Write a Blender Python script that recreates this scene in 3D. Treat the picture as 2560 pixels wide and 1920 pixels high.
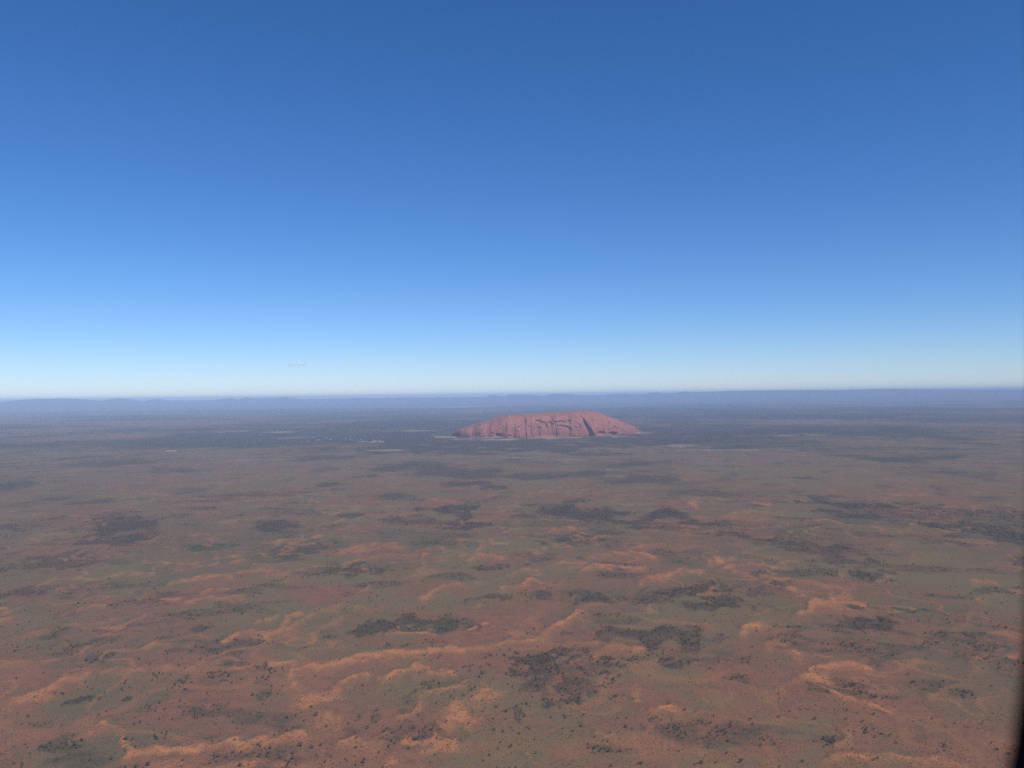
import bpy, bmesh, math, random
import numpy as np
from mathutils import Vector, Matrix

# ------------------------------------------------------------------ camera, sky, sun, exposure
sc = bpy.context.scene
for o in list(bpy.data.objects):
    bpy.data.objects.remove(o)
CAM_H = 850.0
cam_data = bpy.data.cameras.new('camera')
cam = bpy.data.objects.new('camera', cam_data)
sc.collection.objects.link(cam)
pitch, roll = math.radians(0.748), math.radians(0.67)
f = Vector((0, math.cos(pitch), math.sin(pitch)))
r0 = Vector((1, 0, 0)); u0 = r0.cross(f)
rgt = r0*math.cos(roll) - u0*math.sin(roll)
upv = u0*math.cos(roll) + r0*math.sin(roll)
cam.matrix_world = Matrix((
    (rgt.x, upv.x, -f.x, 0), (rgt.y, upv.y, -f.y, 0), (rgt.z, upv.z, -f.z, CAM_H), (0, 0, 0, 1)))
cam_data.sensor_width = 36.0
cam_data.lens = 30.16
cam_data.clip_start = 0.02
cam_data.clip_end = 400000.0
cam_data.dof.use_dof = True
cam_data.dof.focus_distance = 6000.0
cam_data.dof.aperture_fstop = 6.5
sc.camera = cam
sc.render.resolution_x, sc.render.resolution_y = 1024, 768

SUN_EL, SUN_AZ = math.radians(50), math.radians(142)        # azimuth clockwise from +Y
to_sun = Vector((math.sin(SUN_AZ)*math.cos(SUN_EL), math.cos(SUN_AZ)*math.cos(SUN_EL), math.sin(SUN_EL)))
world = bpy.data.worlds.new('World'); sc.world = world; world.use_nodes = True
wn, wl = world.node_tree.nodes, world.node_tree.links
bg = wn['Background']
sky = wn.new('ShaderNodeTexSky'); sky.sky_type = 'NISHITA'; sky.sun_disc = False
sky.sun_elevation = SUN_EL; sky.sun_rotation = SUN_AZ
sky.altitude = 1500; sky.air_density = 1.0; sky.dust_density = 0.1; sky.ozone_density = 7.5
hs = wn.new('ShaderNodeHueSaturation'); hs.inputs['Saturation'].default_value = 1.15
tint = wn.new('ShaderNodeMix'); tint.data_type = 'RGBA'; tint.blend_type = 'MULTIPLY'
tint.inputs[0].default_value = 1.0; tint.inputs[7].default_value = (1.01, 1.01, 1.13, 1)
wl.new(sky.outputs[0], hs.inputs['Color']); wl.new(hs.outputs[0], tint.inputs[6])
wl.new(tint.outputs[2], bg.inputs[0]); bg.inputs[1].default_value = 0.104
sun_d = bpy.data.lights.new('sun', 'SUN'); sun_d.energy = 4.0; sun_d.angle = math.radians(0.53)
sun_d.color = (1.0, 0.95, 0.87)
sun = bpy.data.objects.new('sun', sun_d); sc.collection.objects.link(sun)
sun.rotation_euler = to_sun.to_track_quat('Z', 'Y').to_euler()
sc.view_settings.view_transform = 'Standard'; sc.view_settings.look = 'None'
sc.view_settings.exposure = 0.0; sc.view_settings.gamma = 1.0; sc.view_settings.use_curve_mapping = False
sc.render.engine = 'CYCLES'
sc.cycles.max_bounces = 7; sc.cycles.diffuse_bounces = 2; sc.cycles.glossy_bounces = 1
sc.cycles.transparent_max_bounces = 8; sc.cycles.volume_bounces = 2
sc.cycles.use_denoising = False; sc.cycles.sample_clamp_indirect = 4.0; sc.cycles.sample_clamp_direct = 12.0

# ------------------------------------------------------------------ tables, all in metres on the plain
DUNES = [[1,22,78,[-1413,2442,-1367,2510,-1367,2633,-1332,2675]], [0.55,22,79,[-1332,2675,-1278,2703,-1140,2720,-1000,2738,-896,2719,-832,2732]],
  [0.9,24,85,[-788,2786,-751,2776,-704,2751]], [0.9,23,80,[-674,2594,-686,2696,-630,2725,-558,2761]], [0.9,16,49,[-1086,2277,-1056,2266,-1015,2203,-952,2133,-951,2105]],
  [1,17,49,[-935,2078,-873,2080,-818,2083,-769,2100,-700,2121,-629,2138,-578,2160,-541,2169]], [0.5,20,88,[-1821,3045,-1793,3092,-1742,3201,-1664,3273,-1540,3324]],
  [0.45,22,101,[-1785,3393,-1773,3489,-1721,3563]], [0.7,22,87,[-1013,2993,-1004,3098,-959,3117,-908,3094,-846,3173,-872,3228,-881,3375,-847,3409]],
  [0.6,13,53,[-978,3254,-923,3353]], [0.6,15,59,[-1267,2949,-1254,2994,-1203,3001]], [0.8,22,102,[-2013,3368,-1978,3390]], [0.4,48,186,[-1636,2778,-1576,2760]],
  [0.5,25,66,[-840,2002,-664,2010,-443,1987]], [0.5,26,107,[-846,3173,-797,3456,-720,3477]], [1,24,85,[-559,2769,-513,2841,-423,2854,-322,2868]],
  [0.95,19,67,[-301,2884,-222,2898,-179,2879]], [0.7,15,56,[-180,2888,-119,2921,-14,2971,94,3014]], [0.9,20,67,[-407,2585,-378,2640,-313,2698,-282,2696]],
  [0.7,10,33,[-272,2673,-228,2657,-183,2619]], [0.9,15,49,[-518,2561,-485,2630,-461,2629]], [0.6,12,35,[-311,2280,-290,2307,-267,2363,-270,2473,-193,2503,-141,2548]],
  [0.85,36,108,[-189,2239,-181,2337,-155,2401,-122,2418,-80,2492]], [0.8,17,45,[-279,2123,-218,2121,-198,2159,-156,2101]], [0.8,17,46,[-430,2118,-383,2131,-330,2134]],
  [0.8,15,59,[83,3033,156,3172,221,3290,237,3347,272,3334]], [0.45,15,61,[341,3308,429,3304,507,3232,620,3184]], [0.6,24,87,[259,2820,322,2886,378,2919,422,2864]],
  [0.5,15,52,[182,2733,240,2723]], [0.7,7,26,[-455,3076,-347,3091,-273,3068]], [0.8,14,40,[358,2309,404,2330,450,2329]], [0.5,6,17,[198,2147,240,2146]],
  [0.4,20,85,[-711,3528,-644,3512,-547,3494]], [0.4,17,60,[172,2964,228,2943,272,2960]], [0.9,20,89,[1075,3286,1185,3412,1268,3471,1334,3481,1381,3428]],
  [1,27,107,[828,3091,853,3142,887,3140]], [0.9,31,115,[880,2935,906,2934,915,2862,920,2802]], [0.5,5,20,[964,2784,1023,2741]],
  [0.85,21,74,[870,2581,922,2637,996,2695,1039,2709,1080,2631]], [0.75,12,39,[873,2512,894,2447,914,2396,941,2359,964,2312,987,2289]],
  [0.45,26,114,[1505,2984,1613,3119,1760,3289,1776,3265]], [0.5,15,59,[1488,2910,1492,2839]], [0.5,29,110,[1423,2664,1488,2739,1602,2767]],
  [0.6,15,43,[770,2074,803,2110,840,2167]], [0.6,15,40,[710,1980,744,2005,854,2010,1014,1972]], [0.45,24,96,[620,3184,710,3180]], [0.35,10,32,[1140,2376,1203,2351]],
  [0.35,14,43,[981,2267,1040,2254,1080,2221]], [0.8,27,160,[-953,4743,-862,4957,-731,4974,-619,4866]], [0.7,21,117,[-859,4432,-717,4592,-601,4652,-498,4623]],
  [0.7,20,110,[-477,4215,-459,4328,-484,4492,-481,4622,-456,4620]], [0.65,14,81,[-495,4761,-426,4954,-380,5055,-316,5051]], [0.8,17,95,[-287,4566,-198,4604,-191,4837]],
  [0.9,29,158,[-239,4435,-182,4603,-133,4622,-81,4510]], [0.7,9,54,[-142,4986,-26,5005]], [0.8,15,97,[-75,5346,12,5526,61,5490]], [0.8,25,161,[273,5412,348,5520,406,5371]],
  [0.9,21,121,[389,4523,501,4582,613,4620,669,4781,707,4802]], [0.9,21,116,[616,4643,677,4549,727,4460]], [0.8,20,103,[191,4290,243,4386,337,4281]],
  [1,19,99,[326,4150,396,4258,505,4271,588,4209,646,4194]], [0.85,23,111,[562,3881,664,3991,757,4107,806,4123]], [0.7,15,76,[-31,4099,44,4177,103,4145]],
  [1,21,100,[-49,3775,33,3847,76,3956,124,3905,193,3885]], [0.7,21,99,[-715,3650,-666,3822,-619,3913]], [0.75,25,113,[-386,3634,-332,3835,-248,3925]],
  [0.75,25,212,[-725,7011,-607,7103,-465,6885]], [0.8,15,119,[-1005,6694,-896,6779]], [0.5,23,173,[-1108,6070,-1044,6345,-906,6333]], [0.7,17,129,[-132,6308,-65,6344]],
  [0.7,14,112,[-55,6563,-8,6604]], [0.5,30,260,[-1240,8270,-1159,8333]], [0.5,18,179,[-1514,8230,-1439,8222]], [0.5,27,243,[123,7248,226,7647,366,7695]],
  [0.5,27,240,[667,7363,790,7527]], [0.5,26,221,[817,7070,932,7167]], [0.6,13,108,[1035,6996,1117,7041]], [0.6,25,197,[939,6852,946,6563]], [0.6,22,164,[777,5915,875,6305]],
  [0.35,34,260,[-108,9346,225,9213]], [0.35,26,260,[437,10289,627,10375]], [0.5,23,221,[1285,8272,1363,8119]], [0.35,17,184,[-1114,9203,-956,9272]],
  [0.8,13,74,[146,4767,180,4765]], [0.5,24,152,[-1046,5212,-956,5177]], [0.5,16,137,[-243,7284,-152,7331]], [0.85,23,168,[1423,5900,1533,6083,1683,6151,1789,6061,1859,5939]],
  [0.7,13,93,[1921,5714,2041,5704,2106,5528]], [0.8,25,201,[1860,6619,1925,6519]], [0.7,32,260,[1544,6745,1663,6884]], [0.65,24,189,[2750,5753,2964,6040,3078,6030]],
  [0.5,28,211,[2923,5497,3016,5523]], [0.9,15,100,[1091,5412,1145,5440]], [0.9,33,178,[969,4322,1021,4442,1094,4416]],
  [0.8,20,107,[1013,4184,1075,4218,1174,4251,1240,4190,1311,4223,1406,4376]], [0.7,19,97,[1056,4090,1109,4017]], [0.5,9,51,[1209,4946,1227,4649,1128,4521]],
  [0.8,19,95,[795,4070,864,4084]], [0.6,15,73,[1163,3980,1254,3909,1324,3809,1418,3699]], [0.8,28,130,[1208,3724,1209,3609,1215,3554]],
  [0.9,21,94,[1158,3387,1247,3499,1362,3588,1386,3600]], [0.9,21,93,[1333,3495,1396,3466]], [0.5,45,260,[2015,4422,2093,4503,2135,4457]], [0.6,24,147,[2087,4784,2107,4733]],
  [0.5,14,91,[2290,4673,2386,4764,2411,4713]], [0.5,21,198,[2692,7328,2789,7377]], [0.6,18,201,[3732,8854,3910,9008]], [0.5,24,256,[3650,8143,3761,8130]],
  [0.4,27,242,[2892,7080,2955,6759]], [0.6,26,125,[1868,3443,1937,3545,2016,3596]], [0.5,12,73,[1489,5144,1729,4962,1840,4902]], [0.6,16,109,[2352,5197,2470,5308,2533,5243]],
  [0.5,24,260,[2553,10945,2629,10933]], [0.5,20,256,[3828,10255,3897,10292]], [0.6,36,260,[-2328,7379,-2220,7598,-2059,7763,-1898,7565]],
  [0.8,16,115,[-1289,5657,-1265,5826,-1204,6002]], [0.85,15,93,[-1456,5103,-1329,5176,-1178,5249]], [0.7,17,99,[-1468,4468,-1434,4615]],
  [0.65,16,107,[-2213,4971,-2189,5126,-2201,5381,-2267,5666]], [0.6,20,136,[-1851,5157,-1863,5269,-1797,5472]], [0.7,28,212,[-2964,5179,-3074,5473,-3060,5628,-2990,5687]],
  [0.75,21,115,[-1969,4154,-1888,4240,-1748,4142]], [0.75,24,123,[-1588,3948,-1562,4045,-1492,4093,-1339,4119]], [0.75,15,72,[-1364,3739,-1346,3842,-1288,3854]],
  [0.75,21,115,[-2192,3964,-2207,4097]], [0.75,18,87,[-1499,3661,-1444,3686]], [0.85,14,66,[-1378,3601,-1332,3653,-1175,3673,-1146,3728,-1103,3697]],
  [0.6,13,69,[-1685,4265,-1613,4299]], [0.5,13,75,[-1829,4449,-1780,4406]], [0.5,10,51,[-1136,4215,-1055,4286]], [0.5,9,45,[-1069,3937,-1033,4017]],
  [0.6,22,215,[-3382,7483,-3297,7475]], [0.4,15,149,[-3708,7630,-3439,7432]], [0.6,18,176,[-3130,7690,-3087,7686]], [0.5,15,129,[-2974,6426,-2910,6462]],
  [0.6,15,128,[-3613,6047,-3544,6079]], [0.7,15,69,[-1781,3541,-1689,3576]], [0.5,18,103,[-2500,4183,-2454,4181]], [0.7,15,75,[-2119,3544,-2087,3556]],
  [0.4,14,129,[-2953,7223,-2617,7298]], [0.5,17,189,[-2851,8990,-2767,8980]]]
SAND = [[0.8,-590,2437,57,89], [0.8,-525,2459,38,78], [0.7,-501,2252,62,87], [0.5,-1094,2196,42,51], [0.35,-1356,2280,75,126], [0.45,-628,2009,204,44], [0.8,-135,2261,52,64],
  [0.8,-181,2094,53,55], [0.8,-291,2017,24,34], [0.9,-144,3154,24,31], [0.9,-107,3220,18,26], [0.85,-77,3182,15,26], [0.8,-426,3166,21,42], [0.6,345,2442,16,76],
  [0.6,366,2254,22,22], [0.5,284,2126,25,38], [0.3,-69,2084,121,91], [0.5,-365,2072,61,55], [0.95,890,2547,36,50], [0.3,589,2386,70,86], [0.35,431,2050,102,72],
  [0.8,1383,6585,30,326], [0.9,1033,4362,49,123], [0.5,2055,3772,55,102], [0.95,-2493,16137,91,317], [0.75,-2673,16317,108,369], [0.5,-3032,16833,199,473]]
SCRUB = [[0.7,0,-5562,11577,967,936], [0.7,0,-4094,10290,299,599], [0.9,1,-1807,8342,108,270], [0.6,0,-2191,10121,149,331], [0.7,0,-3472,7223,261,183],
  [0.85,0,-2704,5865,268,476], [0.85,0,-2472,5278,221,387], [0.6,0,-2353,5580,98,495], [0.85,0,-1584,5696,150,318], [0.5,0,-1702,6369,179,265], [0.7,0,-2395,4555,281,246],
  [0.8,1,-1712,4916,171,118], [0.7,0,-1225,4768,206,197], [0.8,1,-1184,4579,52,68], [0.7,0,-2192,3816,177,176], [0.5,0,-1921,3862,253,175], [0.6,0,-3415,5822,86,124],
  [0.5,0,-2740,4641,88,262], [0.5,0,-901,4285,56,197], [0.6,0,-1133,3989,38,42], [0.5,0,-3000,13645,502,802], [0.4,0,-3407,12047,563,635], [0.4,1,-2686,5108,63,93],
  [0.4,1,-1865,3948,112,91], [0.9,0,-1555,9174,126,180], [0.95,0,-363,8255,268,316], [0.95,0,-149,7880,128,131], [0.85,1,-1018,7311,120,205], [0.6,0,-908,9839,89,164],
  [0.6,0,-777,10469,284,278], [0.6,0,-262,10170,110,175], [0.9,0,-440,6512,225,179], [0.85,0,-380,6103,89,314], [0.9,0,-321,5624,174,200], [0.7,0,-706,5897,172,221],
  [0.9,0,292,6199,247,243], [0.85,0,529,6102,277,275], [0.8,0,699,5711,157,173], [0.9,0,816,5466,161,95], [0.8,0,493,6797,136,117], [0.9,0,1068,6056,134,274],
  [0.8,0,342,5012,165,185], [0.7,0,427,5166,94,101], [0.8,1,-92,4231,62,75], [0.6,0,-147,4291,118,58], [0.75,0,-737,4235,134,153], [0.8,0,-1198,6197,80,124],
  [0.4,0,-469,3954,73,66], [0.6,0,-80,3619,120,50], [0.75,0,247,3660,189,85], [0.9,0,355,3558,119,67], [0.7,0,564,3594,80,165], [0.6,0,307,3742,55,59], [0.5,0,352,4463,41,84],
  [0.7,1,488,4018,19,41], [0.9,0,1269,5596,188,135], [0.9,0,1253,5163,126,104], [0.7,0,1347,4963,112,65], [0.8,0,1550,4822,212,103], [0.8,0,1694,4626,206,192],
  [0.7,0,1668,4286,109,166], [0.85,0,1646,3958,78,143], [0.9,0,2081,7000,119,86], [0.8,0,2494,6859,132,190], [0.85,0,2548,6467,415,189], [0.8,0,2251,6104,141,126],
  [0.85,0,2391,5860,241,141], [0.8,0,2913,8461,210,128], [0.8,0,4377,11341,110,175], [0.9,0,4760,10483,249,306], [0.8,0,5536,11013,178,286], [0.7,0,6030,12256,369,283],
  [0.6,0,3597,7245,88,309], [0.8,0,2871,5175,300,322], [0.8,0,2798,4841,102,171], [0.7,0,3160,10240,97,185], [0.75,0,834,3611,191,196], [0.6,0,805,3776,85,61],
  [0.6,1,1281,4405,42,43], [0.6,1,1925,4006,41,37], [0.5,0,1360,4056,47,37], [0.75,1,-1491,2995,118,74], [0.8,0,-1406,2835,24,75], [0.8,0,-1367,2850,24,57],
  [0.8,0,-1160,3177,56,41], [0.6,0,-1232,3128,50,22], [0.6,0,-1135,3449,168,79], [0.8,0,-1236,2455,62,25], [0.8,0,-1104,2445,20,21], [0.6,1,-762,2626,31,53],
  [0.6,1,-725,2452,24,66], [0.75,1,-1130,2130,41,64], [0.8,0,-1087,2055,31,20], [0.8,0,-1175,2024,27,20], [0.4,1,-955,2552,154,87], [0.4,1,-824,2433,58,105],
  [0.35,1,-1001,2388,39,52], [0.5,0,-769,2166,26,26], [0.3,1,-856,2179,36,32], [0.6,0,-903,2935,17,28], [0.5,0,-709,2892,22,36], [0.9,0,-497,3171,84,85], [0.9,0,-425,3275,31,57],
  [0.9,1,-269,3227,84,110], [0.7,0,-366,3165,89,74], [0.85,0,84,2748,124,95], [0.85,0,57,2627,99,72], [0.75,0,130,2514,95,80], [0.8,0,137,2399,55,60], [0.6,0,208,2470,38,39],
  [0.7,0,165,2858,81,43], [0.7,0,277,2709,92,77], [0.7,0,343,3074,75,80], [0.8,0,474,3031,86,117], [0.8,0,500,2732,42,95], [0.7,1,314,2690,51,31], [0.5,0,244,3067,75,50],
  [0.4,0,-243,2566,73,55], [0.6,0,-296,2425,19,50], [0.5,0,-310,2337,23,46], [0.5,1,-376,2278,27,44], [0.6,0,-279,2222,39,31], [0.7,0,7,2310,13,45], [0.6,1,228,2072,57,27],
  [0.6,0,165,2208,34,20], [0.7,0,395,2172,51,50], [0.8,0,801,3471,184,104], [0.85,0,1311,3158,108,136], [0.7,0,1207,3139,93,89], [0.9,1,1552,3322,61,26], [0.75,0,617,3008,63,136],
  [0.6,0,701,3000,29,78], [0.6,1,559,2728,47,64], [0.6,0,651,2575,35,29], [0.4,1,1330,2829,52,56], [0.8,0,759,2093,21,34], [0.6,0,494,2159,64,50], [0.4,0,575,2247,44,13],
  [0.4,0,1736,3140,99,142], [0.4,0,1642,2925,81,103], [0.7,0,958,2279,19,18], [0.3,0,985,2136,112,84], [1.12,0,265,14880,2260,1792], [1.12,0,-2149,16376,991,1757],
  [1.12,0,2066,15929,1714,1253], [1.0,0,4296,17786,1700,1242], [0.88,0,-1045,13865,1035,841], [1.0,0,5820,18684,1276,800], [0.75,0,-3198,14248,612,682],
  [0.88,0,-3515,26828,1873,2755], [0.62,0,-6942,15179,1554,830], [0.88,0,4646,16126,939,444], [0.75,0,2511,24628,1377,1991], [1.0,0,-2466,19501,732,1047],
  [0.88,0,10032,41461,4733,12420], [0.75,0,-12152,54237,6229,15274], [0.75,0,16905,35595,3493,8768], [0.75,0,-529,36700,8237,7105], [0.88,0,4987,25551,1809,2172]]
PALE = [[0.9,-1347,17896,293,702], [0.75,-795,16792,470,617], [0.8,-165,16350,534,585], [0.75,535,16784,470,463], [0.7,1261,17090,400,481], [0.75,2074,17224,324,491],
  [0.8,2791,18518,262,947], [0.6,3170,18976,224,400], [0.9,-5612,14045,92,232], [0.8,-3737,66460,3087,4824], [0.6,-5807,21440,621,782], [0.6,-7536,22421,991,1159],
  [0.6,-2105,13614,514,308], [0.6,-2484,21211,996,496], [0.45,-5644,31786,1802,1682], [0.6,2822,13825,790,427], [0.55,3079,12760,1226,183], [0.6,5274,16937,662,493],
  [0.5,5748,17173,844,680], [0.45,11702,34920,1027,2108], [0.5,-4577,18141,523,557], [0.5,-1489,31635,884,1642], [0.4,1051,13429,880,297], [0.5,716,11160,470,205],
  [0.45,-3478,11813,575,318], [0.5,1099,9173,194,646], [0.35,-2534,6950,416,112], [0.5,42,11623,326,222], [0.4,-501,8101,456,108]]
TREES = [[-1122,2319], [-1169,2580], [-1154,2525], [-1241,2528], [-1188,2494], [-1312,2492], [-755,2657], [-749,2614], [-686,2536], [-718,2537], [-720,2435], [-703,2392],
  [-682,2471], [-588,2308], [-607,2286], [-560,2364], [-533,2301], [-557,2263], [-526,2100], [-496,2090], [-476,2103], [-630,2107], [-607,2035], [-523,2020], [-538,2008],
  [-473,2040], [-435,2031], [-442,1997], [-955,2036], [-925,2097], [-911,2172], [-899,2152], [-884,2181], [-900,2192], [-1175,2017], [-1154,2012], [-606,2163], [-987,2266],
  [-958,2249], [-930,2381], [-920,2399], [-1092,2946], [-1022,2798], [-1134,2802], [-635,1986], [-618,1989], [-850,1992], [-1278,3387], [-1065,2729], [-845,2288], [-1238,2433],
  [-1228,2458], [-1182,2444], [-1105,2429], [-1093,2441], [-1372,2787], [-1396,2804], [-1348,2819], [-1385,2887], [-1637,2949], [-1584,2938], [-1526,2919], [-1510,3124],
  [-400,2021], [-370,1987], [-353,2003], [-306,1977], [-380,2206], [-375,2335], [-294,2209], [-258,2074], [-259,2287], [-230,2202], [-261,2203], [-129,2478], [-116,2497],
  [-82,2708], [-59,2819], [-50,2869], [-17,2868], [-16,2776], [-96,2779], [-144,2695], [-157,2710], [-248,2966], [-185,2973], [-436,2947], [-181,2231], [12,2311], [21,2278],
  [-13,2080], [46,2043], [-44,2068], [-64,2033], [8,2160], [118,2191], [168,2205], [142,2170], [213,2111], [224,2106], [217,1967], [284,1977], [-36,3004], [69,3118], [43,3059],
  [-301,2149], [-56,2186], [-26,2312], [418,2361], [174,2093], [199,2048], [221,2047], [187,2066], [281,2196], [-366,2935], [-380,2917], [763,2114], [761,2090], [747,2072],
  [766,2076], [752,2104], [796,2044], [880,2289], [853,2225], [938,2260], [422,1974], [458,1977], [595,1953], [833,1987], [1108,2345], [774,2233], [1132,2732], [607,2233],
  [874,2173], [515,1979], [791,2871], [819,1979], [621,2565], [640,2551], [675,2563], [980,2303], [932,2304]]
HOUSES = [[-3402,17522], [-3230,17086], [-3040,17238], [-2899,16273], [-2857,16264], [-2819,16256], [-2783,16381], [-2670,16312], [-2702,16777], [-2587,15862], [-2577,16030],
  [-2591,16295], [-2525,16370], [-2594,16659], [-2470,16358], [-2650,15875], [-3245,17385], [-3896,17937], [-4010,16776], [-3819,16827], [-3687,17376], [-3895,17274],
  [-3725,16222]]
HILLS = [[-30.83,690], [-30.53,851], [-29.08,1054], [-27.3,1083], [-26.06,841], [-25.67,758], [-24.8,1027], [-24.16,985], [-23.3,690], [-22.53,897], [-21.52,690], [-20.17,690],
  [-19.15,690], [-18.1,903], [-17.76,690], [-17.2,952], [-16.61,827], [-15.48,885], [-14.91,953], [-14.26,842], [-13.95,690], [-13.15,690], [-12.28,690], [-11.39,690],
  [-10.8,690], [-10.25,794], [-9.29,690], [-8.3,750], [-7.99,690], [-6.7,787], [-6.25,690], [-5.49,690], [-4.72,690], [-3.34,690], [-1.71,690], [-1.55,842], [-1.34,928],
  [-1.07,901], [-0.8,697], [-0.45,731], [-0.16,969], [1.18,857], [2.08,730], [2.7,938], [3.6,963], [4.45,757], [5.86,763], [7.49,918], [8.01,788], [8.75,839], [9.5,1015],
  [9.99,834], [10.82,919], [11.36,1079], [11.85,934], [12.87,985], [14.51,1077], [18.05,1069], [20.92,991], [23.64,1098], [24.71,1009], [28.77,845], [30.83,823]]
ROCK_FRONT = [[-1324,18394], [-1230,18014], [-1076,17551], [-654,17206], [-172,17093], [307,17141], [948,17184], [1562,17334], [2122,17625], [2472,18078], [2673,18598],
  [2883,19361]]
ROCK_TOP = [[-1335,18799,-10], [-1209,18360,77], [-1104,18051,148], [-928,17913,214], [-669,17706,289], [-337,17631,398], [-89,17601,445], [157,17625,454], [486,17652,470],
  [982,17684,492], [1318,17764,512], [1614,17834,515], [1745,17901,496], [2009,18035,389], [2237,18190,307], [2491,18513,191], [2747,19098,88], [2938,19792,-5]]
CAVES = [[-1137,38,76,30,70], [-270,48,68,37,60], [-60,41,52,17,40], [-470,25,21,13,30], [-411,92,25,17,35], [264,303,25,61,60], [331,223,37,17,35], [522,315,74,29,75],
  [605,267,79,47,80], [647,224,58,42,80], [536,189,51,14,40], [679,203,32,26,60], [-42,239,17,27,35], [-173,210,16,14,30], [93,136,14,14,30], [-596,206,15,42,30],
  [110,211,32,19,25], [-574,227,21,13,20], [-246,257,23,21,28], [-566,22,105,11,25], [413,17,32,11,30], [-110,256,16,21,20], [750,275,47,42,60], [776,243,26,37,45],
  [967,298,111,23,60], [872,273,34,47,60], [1144,295,38,42,60], [955,209,63,30,45], [1062,181,84,48,45], [1142,153,38,48,55], [965,146,63,32,42], [1266,192,17,34,40],
  [1309,175,42,15,40], [1342,191,15,26,30], [1361,47,19,13,30], [1178,36,17,10,25], [1135,37,15,8,25], [1803,66,86,28,70], [2054,39,99,39,90], [1308,112,26,8,25],
  [1688,302,15,9,20]]
GROOVES = [[49,150,1463,337,1510,230,1568,122,1606,25], [16,35,-256,352,-289,226,-328,48], [14,28,-404,321,-457,237,-522,132], [12,25,-617,174,-678,47],
  [21,38,249,398,257,198,265,19], [14,28,370,407,373,196,366,81], [12,40,2151,335,2228,288,2306,256], [10,30,2358,210,2418,182], [14,40,2688,97,2849,25],
  [29,22,1954,324,1964,217,1952,110], [16,30,778,401,819,316,860,221,884,10], [9,22,1268,298,1332,254,1385,200], [16,18,1029,113,1038,7], [23,14,1616,355,1625,205],
  [19,14,-757,278,-825,128,-848,22], [14,16,-141,299,-143,110], [12,16,27,254,56,107], [14,22,1377,412,1452,337], [16,16,551,120,539,15], [10,14,2090,191,2187,133]]

rng = np.random.default_rng(7)
random.seed(7)
COL = sc.collection

# ------------------------------------------------------------------ helpers
def mesh_obj(name, verts, faces, mat=None, parent=None, smooth=False):
    me = bpy.data.meshes.new(name)
    me.from_pydata([tuple(v) for v in verts], [], [tuple(q) for q in faces])
    me.update()
    if mat: me.materials.append(mat)
    if smooth:
        me.polygons.foreach_set('use_smooth', [True]*len(me.polygons))
    o = bpy.data.objects.new(name, me); COL.objects.link(o)
    if parent: o.parent = parent
    return o

def grid_mesh(name, V, nr, nc, wrap=False):
    """V: (nr, nc, 3) array -> quad mesh, fast."""
    me = bpy.data.meshes.new(name)
    me.vertices.add(nr*nc)
    me.vertices.foreach_set('co', V.reshape(-1).astype(np.float32))
    i = np.arange(nr-1)[:, None]
    j = np.arange(nc if wrap else nc-1)[None, :]
    j2 = (j+1) % nc
    q = np.stack([i*nc+j, i*nc+j2, (i+1)*nc+j2, (i+1)*nc+j], -1).reshape(-1)
    n = len(q)//4
    me.loops.add(4*n); me.loops.foreach_set('vertex_index', q.astype(np.int32))
    me.polygons.add(n)
    me.polygons.foreach_set('loop_start', np.arange(0, 4*n, 4, dtype=np.int32))
    me.polygons.foreach_set('use_smooth', np.ones(n, dtype=bool))
    me.update(calc_edges=True)
    return me

def add_attr(me, name, arr):
    a = me.attributes.new(name, 'FLOAT', 'POINT')
    a.data.foreach_set('value', np.ascontiguousarray(arr.reshape(-1), dtype=np.float32))

def tag(o, label=None, cat=None, group=None, kind=None):
    if label: o['label'] = label
    if cat: o['category'] = cat
    if group: o['group'] = group
    if kind: o['kind'] = kind
    return o

def empty(name, loc, rz=0.0):
    o = bpy.data.objects.new(name, None); COL.objects.link(o)
    o.location = loc; o.rotation_euler = (0, 0, rz); o.empty_display_size = 1
    return o

def _h(ix, iy, s):
    n = (ix.astype(np.int64)*374761393 + iy.astype(np.int64)*668265263 + s*1442695041) & 0xffffffff
    n = ((n ^ (n >> 13))*1274126177) & 0xffffffff
    n = ((n ^ (n >> 16))*2246822519) & 0xffffffff
    return ((n ^ (n >> 15)) & 0xffffff).astype(np.float64)/0xffffff

def vnoise(x, y, s=0):
    ix, iy = np.floor(x), np.floor(y)
    fx, fy = x-ix, y-iy
    fx = fx*fx*fx*(fx*(fx*6-15)+10); fy = fy*fy*fy*(fy*(fy*6-15)+10)
    a, b = _h(ix, iy, s), _h(ix+1, iy, s)
    c, d = _h(ix, iy+1, s), _h(ix+1, iy+1, s)
    return (a*(1-fx)+b*fx)*(1-fy)+(c*(1-fx)+d*fx)*fy

def fbm(x, y, octv=4, s=0, gain=0.5):
    t = np.zeros_like(x, dtype=np.float64); amp, tot = 1.0, 0.0
    for k in range(octv):
        ca, sa = math.cos(0.7*k+0.3), math.sin(0.7*k+0.3)
        t += amp*vnoise((x*ca-y*sa)*2**k+17.3*k, (x*sa+y*ca)*2**k-9.1*k, s+k*31)
        tot += amp; amp *= gain
    return t/tot

def sstep(a, b, x):
    t = np.clip((x-a)/(b-a), 0, 1)
    return t*t*(3-2*t)

# ------------------------------------------------------------------ material helpers
def new_mat(name):
    m = bpy.data.materials.new(name); m.use_nodes = True
    nt = m.node_tree
    b = nt.nodes['Principled BSDF']
    b.inputs['Roughness'].default_value = 0.95
    if 'Specular IOR Level' in b.inputs: b.inputs['Specular IOR Level'].default_value = 0.1
    return m, nt, b

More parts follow.
